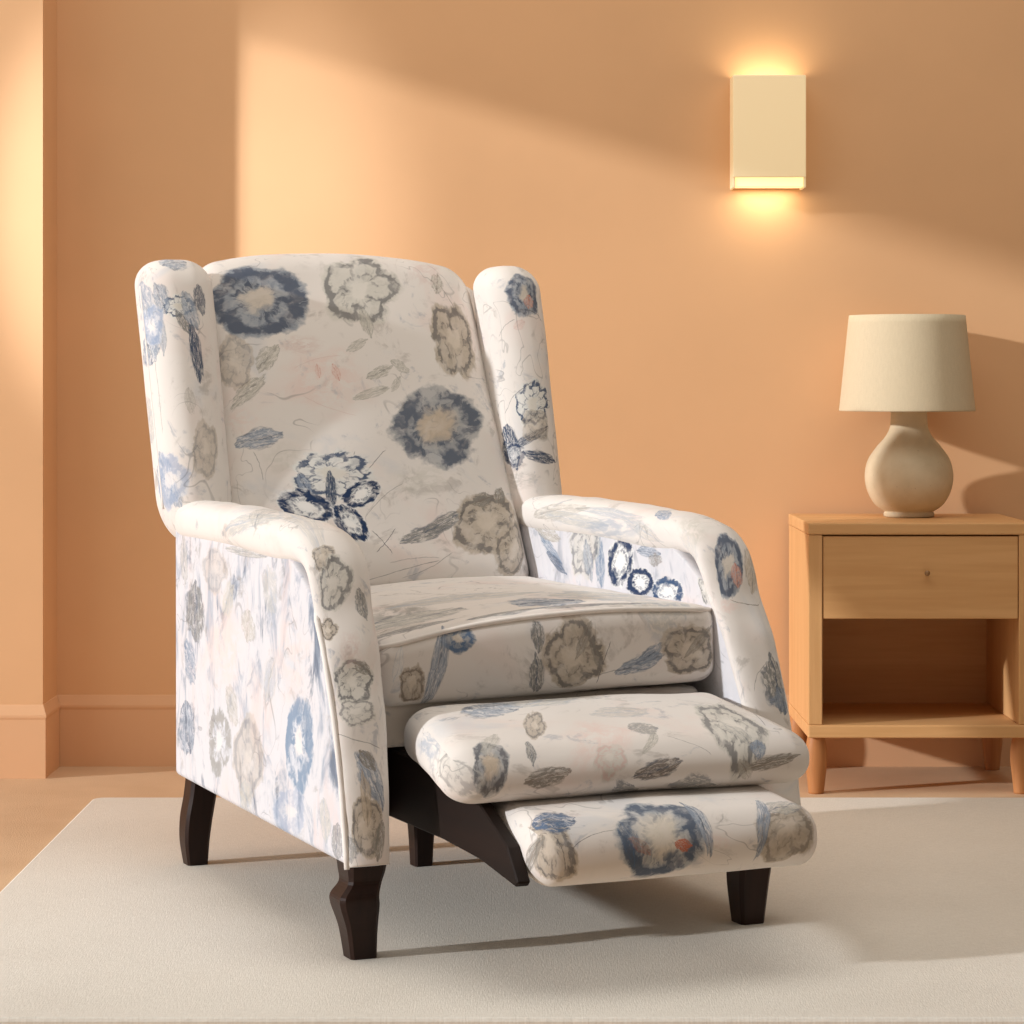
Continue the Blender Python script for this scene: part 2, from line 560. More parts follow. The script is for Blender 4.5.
#MOTIFS
MO = {
    'back': [
        ('stain', -0.0733, 0.0653, 0.1074, 0.0748, 5.3, dict(Rim=BLUSH, Strength=0.9)),
        ('stain', -0.1096, 0.1335, 0.0541, 0.0243, -1.9, dict(Rim=ROSE, Strength=0.5)),
        ('stain', -0.1728, -0.0883, 0.0551, 0.0383, -3.3, dict(Rim=PALEG, Strength=0.4)),
        ('stain', 0.0795, -0.1356, 0.0808, 0.0388, 4.7, dict(Rim=PALEG, Strength=0.5)),
        ('peony', -0.1748, 0.2303, 0.1004, 0.075, -4.4),
        ('sketch', 0.0336, 0.2442, 0.0717, 0.0907, -54.8),
        ('leaf', 0.0313, 0.1784, 0.0331, 0.0138, -84.4, dict(Rim=GREY, Mid=PALEG, Strength=0.9)),
        ('leaf', 0.0027, 0.1307, 0.0285, 0.0098, 29.1, dict(Rim=GREY, Mid=PALEG, Strength=0.8)),
        ('taupe', 0.2081, 0.156, 0.0496, 0.0822, -7.6),
        ('rose', 0.135, -0.0249, 0.0969, 0.0755, 24.9),
        ('stem', -0.0127, -0.1172, 0.0537, 0.0011, 48.8, dict(Bend=5, Strength=0.7, Rim=INK)),
        ('stem', -0.0513, -0.1164, 0.0391, 0.0011, 71.9, dict(Bend=3, Strength=0.7, Rim=INK)),
        ('stem', -0.1518, -0.1397, 0.0301, 0.0011, 25.0, dict(Bend=-6, Strength=0.7, Rim=INK)),
        ('crown', -0.0881, -0.1221, 0.0812, 0.0482, -1.5),
        ('leaf', -0.0958, -0.1517, 0.0394, 0.0118, -92.6, dict(Rim=NAVY, Mid=SLATE, Strength=1.0)),
        ('leaf', -0.144, -0.1366, 0.0233, 0.014, -68.4, dict(Rim=NAVY, Mid=PALEB, Strength=0.9)),
        ('petal', -0.1456, -0.1794, 0.0541, 0.0299, -20.3),
        ('petal', -0.0406, -0.1622, 0.0398, 0.0231, 23.4),
        ('petal', -0.0663, -0.215, 0.04, 0.0244, -53.3),
        ('leaf', -0.2124, -0.0412, 0.0505, 0.0225, 6.2, dict(Rim=SLATE, Mid=PALEB, Strength=0.9)),
        ('leaf', -0.222, 0.0521, 0.0458, 0.0181, 36.4, dict(Rim=GREY, Mid=PALEG, Strength=0.9)),
        ('leaf', -0.1752, 0.114, 0.0367, 0.0199, 45.0, dict(Rim=GREY, Mid=PALEG, Strength=0.9)),
        ('taupe', -0.2378, 0.1124, 0.037, 0.0544, -4.6, dict(Strength=0.55)),
        ('leaf', -0.0844, 0.0797, 0.0145, 0.0063, -90.0, dict(Rim=RUST, Mid=BLUSH, Strength=0.7)),
        ('leaf', -0.0497, 0.0765, 0.018, 0.0088, -76.9, dict(Rim=RUST, Mid=BLUSH, Strength=0.8)),
        ('stem', -0.0726, 0.0119, 0.0553, 0.0011, -24.2, dict(Bend=-6, Strength=0.4, Rim=ROSE)),
        ('stem', -0.0812, 0.0976, 0.0523, 0.0011, 12.5, dict(Bend=6, Strength=0.4, Rim=ROSE)),
        ('leaf', 0.0387, 0.0772, 0.0352, 0.0118, 25.2, dict(Rim=GREY, Mid=PALEG, Strength=0.9)),
        ('leaf', 0.012, 0.0344, 0.0455, 0.01, 18.3, dict(Rim=GREY, Mid=PALEG, Strength=0.8)),
        ('leaf', 0.0822, 0.0907, 0.0212, 0.0122, -35.7, dict(Rim=GREY, Mid=PALEG, Strength=0.8)),
        ('leaf', 0.0664, 0.0537, 0.0214, 0.0077, 51.5, dict(Rim=GREY, Mid=PALEG, Strength=0.7)),
        ('leaf', 0.2002, 0.2732, 0.0262, 0.0134, -105.0, dict(Rim=TAUPE, Mid=PALEG, Strength=0.9)),
        ('stem', 0.2188, 0.2343, 0.0403, 0.0011, -68.3, dict(Bend=3, Strength=0.6, Rim=TAUPE)),
        ('stain', 0.1828, 0.3016, 0.0345, 0.0616, -39.9, dict(Rim=ROSE, Strength=0.4)),
        ('leaf', 0.0702, -0.2393, 0.0564, 0.0154, 15.7, dict(Rim=SLATE, Mid=GREY, Strength=0.9)),
        ('leaf', 0.1135, -0.216, 0.054, 0.0152, 26.4, dict(Rim=SLATE, Mid=GREY, Strength=0.9)),
        ('taupe', 0.2008, -0.2142, 0.0773, 0.0587, 33.6),
        ('taupe', 0.2482, -0.2593, 0.0355, 0.067, -32.8, dict(Strength=0.8)),
        ('leaf', 0.1995, -0.1692, 0.0265, 0.0157, 21.8, dict(Rim=TAUPE, Mid=GREY, Strength=0.9)),
        ('leaf', 0.2398, -0.1579, 0.0198, 0.014, -112.1, dict(Rim=TAUPE, Mid=GREY, Strength=0.9)),
        ('stem', -0.0129, -0.253, 0.0286, 0.0011, -53.0, dict(Bend=2, Strength=0.8, Rim=INK)),
        ('stem', -0.0049, -0.2496, 0.0314, 0.0011, 46.1, dict(Bend=-2, Strength=0.8, Rim=INK)),
        ('stem', 0.0201, -0.3109, 0.0801, 0.0011, 16.6, dict(Bend=4, Strength=0.6, Rim=INK)),
        ('stem', 0.0703, -0.2992, 0.0594, 0.0011, 27.8, dict(Bend=-4, Strength=0.5, Rim=INK)),
        ('stem', 0.0041, -0.1744, 0.0538, 0.0011, 37.5, dict(Bend=6, Strength=0.45, Rim=INK)),
        ('stem', 0.0458, -0.2878, 0.0507, 0.0011, 5.1, dict(Bend=3, Strength=0.4, Rim=INK)),
        ('stain', -0.2437, -0.0014, 0.0368, 0.0304, -23.1, dict(Rim=BLUSH, Strength=0.6)),
        ('stem', -0.2232, -0.0943, 0.0304, 0.0011, -78.6, dict(Bend=3, Strength=0.5, Rim=INK)),
    ],
    'wing_left': [
        ('leaf', 0.0077, 0.0683, 0.0635, 0.0118, -85.8, dict(Rim=NAVY, Mid=SLATE, Strength=1.0)),
        ('leaf', -0.1139, 0.0721, 0.0301, 0.0542, -64.9, dict(Rim=SLATE, Mid=PALEB, Strength=0.9)),
        ('leaf', -0.1082, 0.1567, 0.0473, 0.0349, -66.8, dict(Rim=BLUE, Mid=PALEB, Strength=0.7)),
        ('crown', -0.0159, 0.1506, 0.0323, 0.0209, 5.4),
        ('leaf', -0.0122, 0.2577, 0.0282, 0.0391, 19.5, dict(Rim=SLATE, Mid=PALEB, Strength=0.8)),
        ('leaf', -0.0101, 0.1219, 0.0254, 0.01, -65.4, dict(Rim=SLATE, Mid=GREY, Strength=0.9)),
        ('leaf', -0.0585, 0.0986, 0.0378, 0.0146, -93.2, dict(Rim=SLATE, Mid=PALEB, Strength=0.7)),
        ('taupe', 0.0088, -0.1049, 0.0257, 0.0523, -7.8, dict(Strength=0.55)),
        ('leaf', -0.1052, -0.1541, 0.0477, 0.0425, -78.9, dict(Rim=BLUE, Mid=PALEB, Strength=0.7)),
        ('leaf', -0.0678, -0.1846, 0.0231, 0.0184, -39.8, dict(Rim=BLUE, Mid=PALEB, Strength=0.7)),
        ('stem', -0.0946, -0.0081, 0.0705, 0.0011, -89.0, dict(Bend=3, Strength=0.6, Rim=INK)),
        ('leaf', -0.1533, -0.053, 0.0458, 0.0353, -105.2, dict(Rim=PALEB, Mid=PALEG, Strength=0.7)),
        ('leaf', -0.0514, 0.165, 0.0349, 0.025, -67.0, dict(Rim=SLATE, Mid=PALEB, Strength=0.8)),
        ('leaf', 0.0049, 0.1437, 0.0407, 0.0158, -76.7, dict(Rim=SLATE, Mid=PALEB, Strength=0.8)),
        ('wash', -0.0912, 0.1167, 0.0473, 0.0365, 20.7, dict(Strength=0.8)),
        ('leaf', 0.0259, 0.162, 0.0303, 0.0142, -86.5, dict(Rim=NAVY, Mid=SLATE, Strength=0.8)),
        ('wash', -0.0842, -0.1571, 0.0636, 0.0461, 18.0, dict(Strength=0.7)),
        ('leaf', -0.0113, -0.0169, 0.0259, 0.0117, -86.5, dict(Rim=TAUPE, Mid=PALEG, Strength=0.5)),
    ],
    'wing_right': [
        ('peony', 0.0044, 0.183, 0.0368, 0.0464, -6.8),
        ('leaf', 0.0128, 0.166, 0.0141, 0.012, -100.2, dict(Rim=RUST, Mid=ROSE, Strength=1.0)),
        ('stem', 0.0265, 0.1395, 0.0254, 0.0011, -27.3, dict(Bend=4, Strength=0.8, Rim=INK)),
        ('leaf', -0.0126, 0.122, 0.0149, 0.0095, 30.4, dict(Rim=ROSE, Mid=BLUSH, Strength=0.8)),
        ('stem', -0.0444, 0.1163, 0.0316, 0.0011, 32.9, dict(Bend=3, Strength=0.5, Rim=INK)),
        ('crown', -0.0027, -0.0263, 0.0378, 0.0459, -36.6),
        ('leaf', -0.0725, -0.1043, 0.0472, 0.0337, -71.9, dict(Rim=NAVY, Mid=SLATE, Strength=1.0)),
        ('leaf', 0.0019, -0.1245, 0.0426, 0.012, -12.8, dict(Rim=NAVY, Mid=SLATE, Strength=1.0)),
        ('leaf', -0.0186, -0.0893, 0.0525, 0.0095, 24.7, dict(Rim=NAVY, Mid=SLATE, Strength=0.9)),
        ('taupe', -0.0018, -0.0653, 0.0287, 0.0328, -36.3, dict(Strength=0.6)),
        ('stem', -0.0386, -0.0151, 0.0537, 0.0011, 35.8, dict(Bend=4, Strength=0.6, Rim=INK)),
        ('petal', -0.0646, -0.1208, 0.036, 0.0231, 9.1, dict(Strength=0.6)),
        ('stain', -0.0512, -0.1667, 0.0686, 0.0219, 1.9, dict(Rim=GREY, Strength=0.4)),
    ],
    'arm_pad_left': [
        ('leaf', -0.053, -0.4311, 0.1136, 0.0364, -66.7, dict(Rim=PALEB, Mid=PALEG, Strength=0.8)),
        ('leaf', -0.0133, -0.4089, 0.0968, 0.0263, 51.3, dict(Rim=SLATE, Mid=PALEG, Strength=0.6)),
        ('leaf', -0.0073, -0.5817, 0.2156, 0.0228, -97.9, dict(Rim=PALEB, Mid=PALEG, Strength=0.5)),
        ('taupe', -0.0271, -0.7261, 0.0284, 0.0199, 24.0, dict(Strength=0.85)),
        ('sketch', -0.0179, -0.7686, 0.0302, 0.0491, -28.1, dict(Strength=0.8)),
        ('taupe', -0.0469, -0.842, 0.0285, 0.019, 9.2),
        ('sketch', -0.0127, -0.926, 0.0461, 0.0356, 9.0, dict(Strength=0.9)),
        ('leaf', 0.012, -0.9052, 0.0184, 0.0112, -29.8, dict(Rim=TAUPE, Mid=GREY, Strength=0.9)),
        ('sketch', -0.0135, -0.9726, 0.0434, 0.0216, -0.6, dict(Strength=0.7)),
        ('leaf', 0.009, -1.0696, 0.0531, 0.0245, -59.9, dict(Rim=SLATE, Mid=PALEB, Strength=0.9)),
        ('leaf', 0.0031, -1.0433, 0.0226, 0.0119, -50.2, dict(Rim=TAUPE, Mid=GREY, Strength=0.9)),
        ('taupe', -0.0097, -1.1364, 0.0402, 0.0456, -6.3, dict(Strength=0.9)),
        ('leaf', -0.005, -1.0997, 0.0454, 0.0109, -86.8, dict(Rim=TAUPE, Mid=BEIGE, Strength=0.8)),
        ('leaf', 0.0223, -1.158, 0.0348, 0.0197, -113.3, dict(Rim=TAUPE, Mid=GREY, Strength=0.8)),
        ('leaf', 0.0304, -0.802, 0.0304, 0.0181, -77.6, dict(Rim=SLATE, Mid=GREY, Strength=0.8)),
        ('stem', -0.0462, -1.0117, 0.0863, 0.0011, -11.3, dict(Bend=5, Strength=0.6, Rim=INK)),
        ('leaf', -0.0621, -1.1689, 0.0209, 0.042, -85.8, dict(Rim=SLATE, Mid=GREY, Strength=0.6)),
        ('stain', -0.0063, -0.8782, 0.0267, 0.0374, -13.8, dict(Rim=ROSE, Strength=0.4)),
    ],
    'arm_left': [
        ('leaf', -0.0712, 0.4466, 0.0575, 0.0692, -84.1, dict(Rim=SLATE, Mid=GREY, Strength=0.85)),
        ('leaf', -0.0393, 0.358, 0.048, 0.0388, -142.1, dict(Rim=BLUE, Mid=PALEB, Strength=0.85)),
        ('leaf', -0.0154, 0.2415, 0.0527, 0.0657, -118.3, dict(Rim=SLATE, Mid=PALEB, Strength=0.9)),
        ('wash', -0.2132, 0.2421, 0.0741, 0.0556, 148.3, dict(Rim=GREY)),
        ('taupe', -0.3733, 0.2333, 0.0872, 0.0655, 144.9, dict(Strength=0.5)),
        ('wash', -0.6268, 0.2941, 0.0766, 0.0657, 134.1, dict(Rim=srgb(128,148,172), Strength=0.95, Petals=2.0)),
        ('leaf', -0.6623, 0.3287, 0.0417, 0.0228, -86.9, dict(Rim=BLUE, Mid=PALEB, Strength=0.6)),
        ('leaf', -0.3787, 0.4489, 0.0269, 0.0439, -71.8, dict(Rim=GREY, Mid=PALEG, Strength=0.7)),
        ('leaf', -0.2672, 0.4821, 0.0396, 0.0311, -42.6, dict(Rim=PALEG, Mid=PALEG, Strength=0.7)),
        ('leaf', -0.482, 0.5143, 0.0455, 0.0389, -132.0, dict(Rim=PALEB, Mid=PALEG, Strength=0.6)),
        ('leaf', -0.7083, 0.4415, 0.0358, 0.0169, -113.7, dict(Rim=SLATE, Mid=PALEB, Strength=0.6)),
        ('leaf', -0.3464, 0.5658, 0.1206, 0.0087, -179.9, dict(Rim=SLATE, Mid=PALEG, Strength=0.8)),
        ('wash', -0.5762, 0.1804, 0.0844, 0.0381, 167.0, dict(Strength=0.5)),
        ('leaf', -0.7363, 0.1927, 0.0371, 0.0282, -103.5, dict(Rim=PALEB, Mid=PALEG, Strength=0.8)),
        ('leaf', -0.7868, 0.1683, 0.0312, 0.0271, -75.6, dict(Rim=SLATE, Mid=GREY, Strength=0.7)),
        ('leaf', -0.2939, 0.3125, 0.0428, 0.0318, -142.5, dict(Rim=GREY, Mid=PALEG, Strength=0.6)),
        ('leaf', -0.4929, 0.3741, 0.0479, 0.0322, -58.3, dict(Rim=PALEG, Mid=PALEB, Strength=0.6)),
        ('stain', -0.2558, 0.3988, 0.1493, 0.0819, 173.0, dict(Rim=BLUSH, Strength=0.6)),
        ('stain', -0.5848, 0.4145, 0.1086, 0.0913, 167.7, dict(Rim=BLUSH, Strength=0.5)),
        ('leaf', -0.3514, 0.1661, 0.031, 0.0449, -122.6, dict(Rim=PALEB, Mid=PALEG, Strength=0.7)),
        ('leaf', 0.0048, 0.5309, 0.0482, 0.0275, -103.2, dict(Rim=SLATE, Mid=PALEG, Strength=0.6)),
        ('taupe', -0.1872, 0.5261, 0.0738, 0.0389, 177.9, dict(Strength=0.35)),
    ],
    'arm_right': [
        ('leaf', 0.3664, 0.5265, 0.0478, 0.0216, -87.3, dict(Rim=BLUE, Mid=PALEB, Strength=1.0)),
        ('petal', 0.2861, 0.5333, 0.0371, 0.0556, -118.8),
        ('petal', 0.2129, 0.5044, 0.0523, 0.0229, 173.4),
        ('petal', 0.1161, 0.4948, 0.057, 0.0242, 173.3, dict(Rim=srgb(64,86,118))),
        ('leaf', 0.1789, 0.5568, 0.0464, 0.0107, -179.9, dict(Rim=SLATE, Mid=PALEB, Strength=0.9)),
        ('leaf', 0.5796, 0.5401, 0.0594, 0.0125, -153.4, dict(Rim=BLUE, Mid=PALEB, Strength=0.9)),
        ('leaf', 0.5563, 0.5163, 0.05, 0.0118, -157.6, dict(Rim=BLUE, Mid=SLATE, Strength=0.9)),
        ('sketch', 0.4302, 0.5488, 0.0679, 0.0514, 148.6, dict(Strength=0.7)),
        ('leaf', 0.1534, 0.5451, 0.0122, 0.0273, -95.9, dict(Rim=TAUPE, Mid=GREY, Strength=0.7)),
        ('sketch', -0.0112, 0.5107, 0.0153, 0.0315, 160.0, dict(Strength=0.8)),
        ('leaf', 0.4156, 0.5286, 0.0409, 0.0222, -105.4, dict(Rim=SLATE, Mid=PALEB, Strength=0.7)),
        ('leaf', 0.6007, 0.5715, 0.0717, 0.0184, -168.7, dict(Rim=TAUPE, Mid=PALEG, Strength=0.8)),
    ],
    'arm_pad_right': [
        ('leaf', -0.029, -0.5708, 0.0192, 0.0504, -30.4, dict(Rim=BLUE, Mid=PALEB, Strength=0.9)),
        ('leaf', -0.0617, -0.4025, 0.1408, 0.018, -89.6, dict(Rim=PALEG, Mid=PALEB, Strength=0.7)),
        ('leaf', -0.0754, -0.2042, 0.1287, 0.0232, -80.9, dict(Rim=TAUPE, Mid=PALEG, Strength=0.6)),
        ('stem', -0.1116, -0.5295, 0.0378, 0.0011, -177.2, dict(Bend=4, Strength=0.6, Rim=INK)),
        ('peony', -0.0047, -0.7587, 0.0251, 0.0616, -21.2),
        ('leaf', 0.0045, -0.7755, 0.022, 0.0098, -96.3, dict(Rim=RUST, Mid=ROSE, Strength=1.0)),
        ('stem', 0.0129, -0.8213, 0.0337, 0.0011, -8.0, dict(Bend=-6, Strength=0.9, Rim=TAUPE)),
        ('leaf', 0.0507, -0.7652, 0.0478, 0.0275, -113.1, dict(Rim=TAUPE, Mid=BEIGE, Strength=0.7)),
        ('leaf', 0.0309, -0.9629, 0.0531, 0.0377, -88.8, dict(Rim=SLATE, Mid=GREY, Strength=0.9)),
        ('leaf', 0.0424, -0.988, 0.0229, 0.0418, -85.0, dict(Rim=SLATE, Mid=PALEB, Strength=0.9)),
        ('stain', -0.03, -0.8293, 0.0393, 0.0176, 2.8, dict(Rim=BLUSH, Strength=0.8)),
        ('stem', -0.0044, -0.9493, 0.0337, 0.0011, 48.6, dict(Bend=4, Strength=0.5, Rim=INK)),
        ('leaf', -0.0863, -0.707, 0.0484, 0.0266, -135.2, dict(Rim=PALEB, Mid=PALEG, Strength=0.4)),
        ('leaf', -0.0928, -0.2726, 0.1492, 0.0171, -91.7, dict(Rim=PALEB, Mid=PALEG, Strength=0.7)),
        ('leaf', -0.0878, -0.5322, 0.0906, 0.0164, -105.5, dict(Rim=PALEB, Mid=PALEG, Strength=0.6)),
        ('stain', -0.1022, -0.4156, 0.162, 0.038, -83.7, dict(Rim=PALEB, Strength=0.6)),
        ('stain', -0.0456, -0.6811, 0.0444, 0.0726, -59.3, dict(Rim=PALEG, Strength=0.7)),
    ],
    'foot_upper': [
        ('stem', 0.2368, 0.1955, 0.0958, 0.0011, -104.6, dict(Bend=3, Strength=0.6, Rim=INK)),
        ('leaf', -0.1498, 0.2837, 0.0457, 0.0691, -33.7, dict(Rim=SLATE, Mid=PALEB, Strength=0.85)),
        ('leaf', -0.0471, 0.3279, 0.0912, 0.0508, 35.3, dict(Rim=PALEB, Mid=PALEG, Strength=0.7)),
        ('rose', -0.2176, 0.0362, 0.0238, 0.0626, -7.5, dict(Rim=srgb(96,98,104))),
        ('leaf', -0.1494, 0.0028, 0.0331, 0.0182, 15.7, dict(Rim=TAUPE, Mid=GREY, Strength=0.9)),
        ('taupe', -0.1221, 0.1655, 0.016, 0.0741, -17.9, dict(Strength=0.8)),
        ('leaf', -0.161, 0.0587, 0.0382, 0.007, -96.8, dict(Rim=SLATE, Mid=GREY, Strength=0.9)),
        ('sketch', -0.29, 0.0316, 0.0395, 0.0761, 45.7, dict(Strength=0.5)),
        ('stain', -0.0595, 0.0882, 0.0576, 0.1158, -25.8, dict(Rim=BLUSH, Strength=0.95)),
        ('sketch', -0.0622, 0.0317, 0.0222, 0.0413, -14.3, dict(Rim=ROSE, Strength=0.7)),
        ('sketch', 0.1601, 0.1121, 0.1421, 0.0457, -104.5),
        ('leaf', 0.1682, 0.0333, 0.0252, 0.0147, -101.5, dict(Rim=SLATE, Mid=PALEB, Strength=0.9)),
        ('leaf', 0.154, 0.0788, 0.0432, 0.0135, -85.9, dict(Rim=SLATE, Mid=PALEG, Strength=0.6)),
        ('leaf', 0.0163, 0.1185, 0.0248, 0.0372, -16.9, dict(Rim=SLATE, Mid=GREY, Strength=0.7)),
        ('leaf', 0.0036, 0.0657, 0.042, 0.0077, 57.5, dict(Rim=GREY, Mid=PALEG, Strength=0.8)),
        ('leaf', 0.0016, 0.004, 0.0405, 0.0174, 16.0, dict(Rim=SLATE, Mid=TAUPE, Strength=0.9)),
        ('leaf', 0.1858, 0.0041, 0.0538, 0.0122, 9.8, dict(Rim=TAUPE, Mid=GREY, Strength=0.9)),
        ('leaf', 0.1399, -0.0048, 0.023, 0.0136, -65.2, dict(Rim=TAUPE, Mid=PALEG, Strength=0.7)),
        ('stem', 0.06, 0.0517, 0.0416, 0.0011, -47.0, dict(Bend=5, Strength=0.5, Rim=INK)),
        ('leaf', -0.2035, 0.0988, 0.0439, 0.0121, 66.1, dict(Rim=GREY, Mid=PALEG, Strength=0.7)),
        ('leaf', 0.0246, 0.2123, 0.0513, 0.036, 5.3, dict(Rim=PALEB, Mid=PALEG, Strength=0.6)),
        ('stain', -0.4164, 0.0261, 0.0828, 0.0315, 5.4, dict(Rim=PALEB, Strength=0.7)),
        ('leaf', -0.0375, -0.0471, 0.0172, 0.0448, 24.5, dict(Rim=SLATE, Mid=GREY, Strength=0.8)),
        ('leaf', 0.0603, -0.0394, 0.0406, 0.0354, -9.8, dict(Rim=SLATE, Mid=GREY, Strength=0.7)),
    ],
    'seat': [
        ('stain', -0.1588, 0.3065, 0.0695, 0.1606, -16.6, dict(Rim=GREY, Strength=0.75)),
        ('leaf', -0.2227, 0.1607, 0.0567, 0.0476, 9.1, dict(Rim=TAUPE, Mid=PALEG, Strength=0.6)),
        ('leaf', 0.0306, 0.0817, 0.0707, 0.0108, -4.8, dict(Rim=SLATE, Mid=GREY, Strength=0.8)),
        ('leaf', 0.1926, 0.0752, 0.055, 0.0736, -8.0, dict(Rim=PALEB, Mid=PALEG, Strength=0.6)),
        ('taupe', -0.236, -0.0177, 0.0217, 0.0388, 3.5, dict(Rim=TAUPE)),
        ('peony', -0.1606, 0.0404, 0.0288, 0.0191, -8.4, dict(Rim=BLUE, Strength=0.95)),
        ('leaf', -0.1964, -0.0028, 0.0807, 0.0147, 76.3, dict(Rim=SLATE, Mid=PALEB, Strength=0.9)),
        ('leaf', -0.2582, 0.017, 0.0342, 0.0086, -101.9, dict(Rim=PALEB, Mid=WHITE, Strength=0.6)),
        ('leaf', -0.0321, -0.0223, 0.0364, 0.0142, -85.5, dict(Rim=SLATE, Mid=GREY, Strength=0.9)),
        ('leaf', -0.0297, 0.032, 0.02, 0.0124, -87.7, dict(Rim=SLATE, Mid=GREY, Strength=0.9)),
        ('taupe', 0.0298, 0.0004, 0.057, 0.0477, -19.3),
        ('stem', 0.0834, -0.0144, 0.0336, 0.0011, 70.3, dict(Bend=4, Strength=0.8, Rim=INK)),
        ('leaf', 0.0475, 0.0206, 0.0293, 0.0083, 54.4, dict(Rim=TAUPE, Mid=GREY, Strength=0.7)),
        ('leaf', 0.0676, 0.0011, 0.0313, 0.0068, -65.7, dict(Rim=TAUPE, Mid=GREY, Strength=0.7)),
        ('leaf', 0.1448, -0.0174, 0.0487, 0.0141, 14.8, dict(Rim=SLATE, Mid=PALEB, Strength=0.9)),
        ('leaf', 0.1622, -0.0053, 0.0299, 0.0105, 25.6, dict(Rim=SLATE, Mid=PALEB, Strength=0.9)),
        ('taupe', 0.2342, -0.0062, 0.0544, 0.0368, -7.8),
        ('stem', 0.1102, -0.0279, 0.0413, 0.0011, 2.7, dict(Bend=3, Strength=0.5, Rim=INK)),
        ('leaf', 0.2525, 0.0068, 0.034, 0.0082, 34.2, dict(Rim=TAUPE, Mid=GREY, Strength=0.7)),
        ('leaf', -0.17, 0.22, 0.106, 0.0636, 8, dict(Rim=SLATE, Mid=PALEG, Strength=0.85)),
        ('leaf', -0.21, 0.12, 0.0742, 0.0233, -6, dict(Rim=SLATE, Mid=GREY, Strength=0.8)),
        ('leaf', 0.04, 0.17, 0.0636, 0.0901, 4, dict(Rim=SLATE, Mid=PALEB, Strength=0.95)),
        ('leaf', 0.17, 0.24, 0.0848, 0.1272, 0, dict(Rim=PALEB, Mid=PALEG, Strength=0.8)),
        ('leaf', -0.02, 0.36, 0.1378, 0.0636, -4, dict(Rim=PALEB, Mid=PALEG, Strength=0.8)),
        ('leaf', -0.06, 0.085, 0.0795, 0.0148, 6, dict(Rim=SLATE, Mid=GREY, Strength=0.85)),
        ('leaf', 0.1, 0.085, 0.0848, 0.0127, -3, dict(Rim=SLATE, Mid=GREY, Strength=0.85)),
    ],
    'foot_lower': [
        ('taupe', -0.2105, 0.0309, 0.0421, 0.0766, 5.6),
        ('leaf', -0.1853, 0.0879, 0.034, 0.0432, -16.0, dict(Rim=SLATE, Mid=BLUE, Strength=0.95)),
        ('leaf', -0.2452, 0.0138, 0.0595, 0.0134, 59.0, dict(Rim=TAUPE, Mid=GREY, Strength=0.8)),
        ('stem', -0.1417, 0.031, 0.0387, 0.0011, 23.9, dict(Bend=6, Strength=0.7, Rim=INK)),
        ('stem', -0.194, 0.0166, 0.0319, 0.0011, -77.1, dict(Bend=3, Strength=0.7, Rim=INK)),
        ('peony', -0.0377, 0.0345, 0.0666, 0.0895, -21.5, dict(Rim=srgb(70,86,108), Mid=srgb(160,166,172), Core=srgb(214,206,192), CoreR=0.7)),
        ('leaf', -0.0098, 0.0109, 0.0146, 0.0103, -7.7, dict(Rim=RUST, Mid=RUST, Strength=0.95)),
        ('leaf', -0.0884, 0.0272, 0.0429, 0.0154, -82.4, dict(Rim=BLUE, Mid=SLATE, Strength=0.7)),
        ('leaf', 0.0291, 0.0527, 0.0666, 0.0129, -88.2, dict(Rim=SLATE, Mid=PALEB, Strength=0.9)),
        ('leaf', -0.0755, 0.0154, 0.021, 0.0098, -42.9, dict(Rim=RUST, Mid=TAUPE, Strength=0.5)),
        ('taupe', 0.1587, 0.0213, 0.049, 0.059, -32.6, dict(Rim=srgb(140,130,118))),
        ('leaf', 0.1275, 0.0484, 0.0741, 0.0118, -107.7, dict(Rim=SLATE, Mid=PALEB, Strength=0.9)),
        ('leaf', 0.1738, 0.0778, 0.0378, 0.0238, 18.7, dict(Rim=SLATE, Mid=PALEG, Strength=0.8)),
        ('stain', 0.0488, 0.0147, 0.0251, 0.0169, -0.6, dict(Rim=BLUSH, Strength=0.4)),
    ],
}
#ENDMOTIFS
MAXM = 15
def FAB(key, **kw):
    return ('split', key, kw)

def dress(o, key, kw):
    """give the mesh its print; a piece with many blooms is cut into patches of faces, each shader holding only the blooms that reach it"""
    me = o.data
    mos = [(i, m) for i, m in enumerate(MO.get(key, ()))]
    def reach(m):
        return 1.25 * max(m[3], m[4] * (6 if m[0] == 'stem' else 1)) + .004
    ext = {}
    uvl = me.uv_layers[0].data
    cen = []
    for p in me.polygons:
        us = [uvl[l].uv for l in p.loop_indices]
        cen.append((sum(u.x for u in us) / len(us), sum(u.y for u in us) / len(us), max(max(abs(u.x - us[0].x), abs(u.y - us[0].y)) for u in us)))
    def cut(ids):
        c = [cen[i] for i in ids]
        x0, x1 = min(q[0] - q[2] for q in c), max(q[0] + q[2] for q in c)
        y0, y1 = min(q[1] - q[2] for q in c), max(q[1] + q[2] for q in c)
        sub = [(i, m) for i, m in mos if x0 - reach(m) < m[1] < x1 + reach(m) and y0 - reach(m) < m[2] < y1 + reach(m)]
        if len(sub) <= MAXM or len(ids) < 60:
            return [(ids, sub)]
        # cut across the spread of the blooms
        xs = sorted(m[1] for _, m in sub); ys = sorted(m[2] for _, m in sub)
        best = None
        for ax, vals in ((0, xs), (1, ys)):
            mid = vals[len(vals) // 2]
            a = [i for i in ids if cen[i][ax] < mid]; b_ = [i for i in ids if cen[i][ax] >= mid]
            sp = vals[-1] - vals[0]
            if a and b_ and (best is None or sp > best[0]):
                best = (sp, a, b_)
        if best is None:
            return [(ids, sub)]
        return cut(best[1]) + cut(best[2])
    for k, (ids, sub) in enumerate(cut(list(range(len(me.polygons))))):
        me.materials.append(fabric('floral_fabric_' + key + ('' if k == 0 else '_%d' % k), sub, **kw))
        for i in ids:
            me.polygons[i].material_index = k

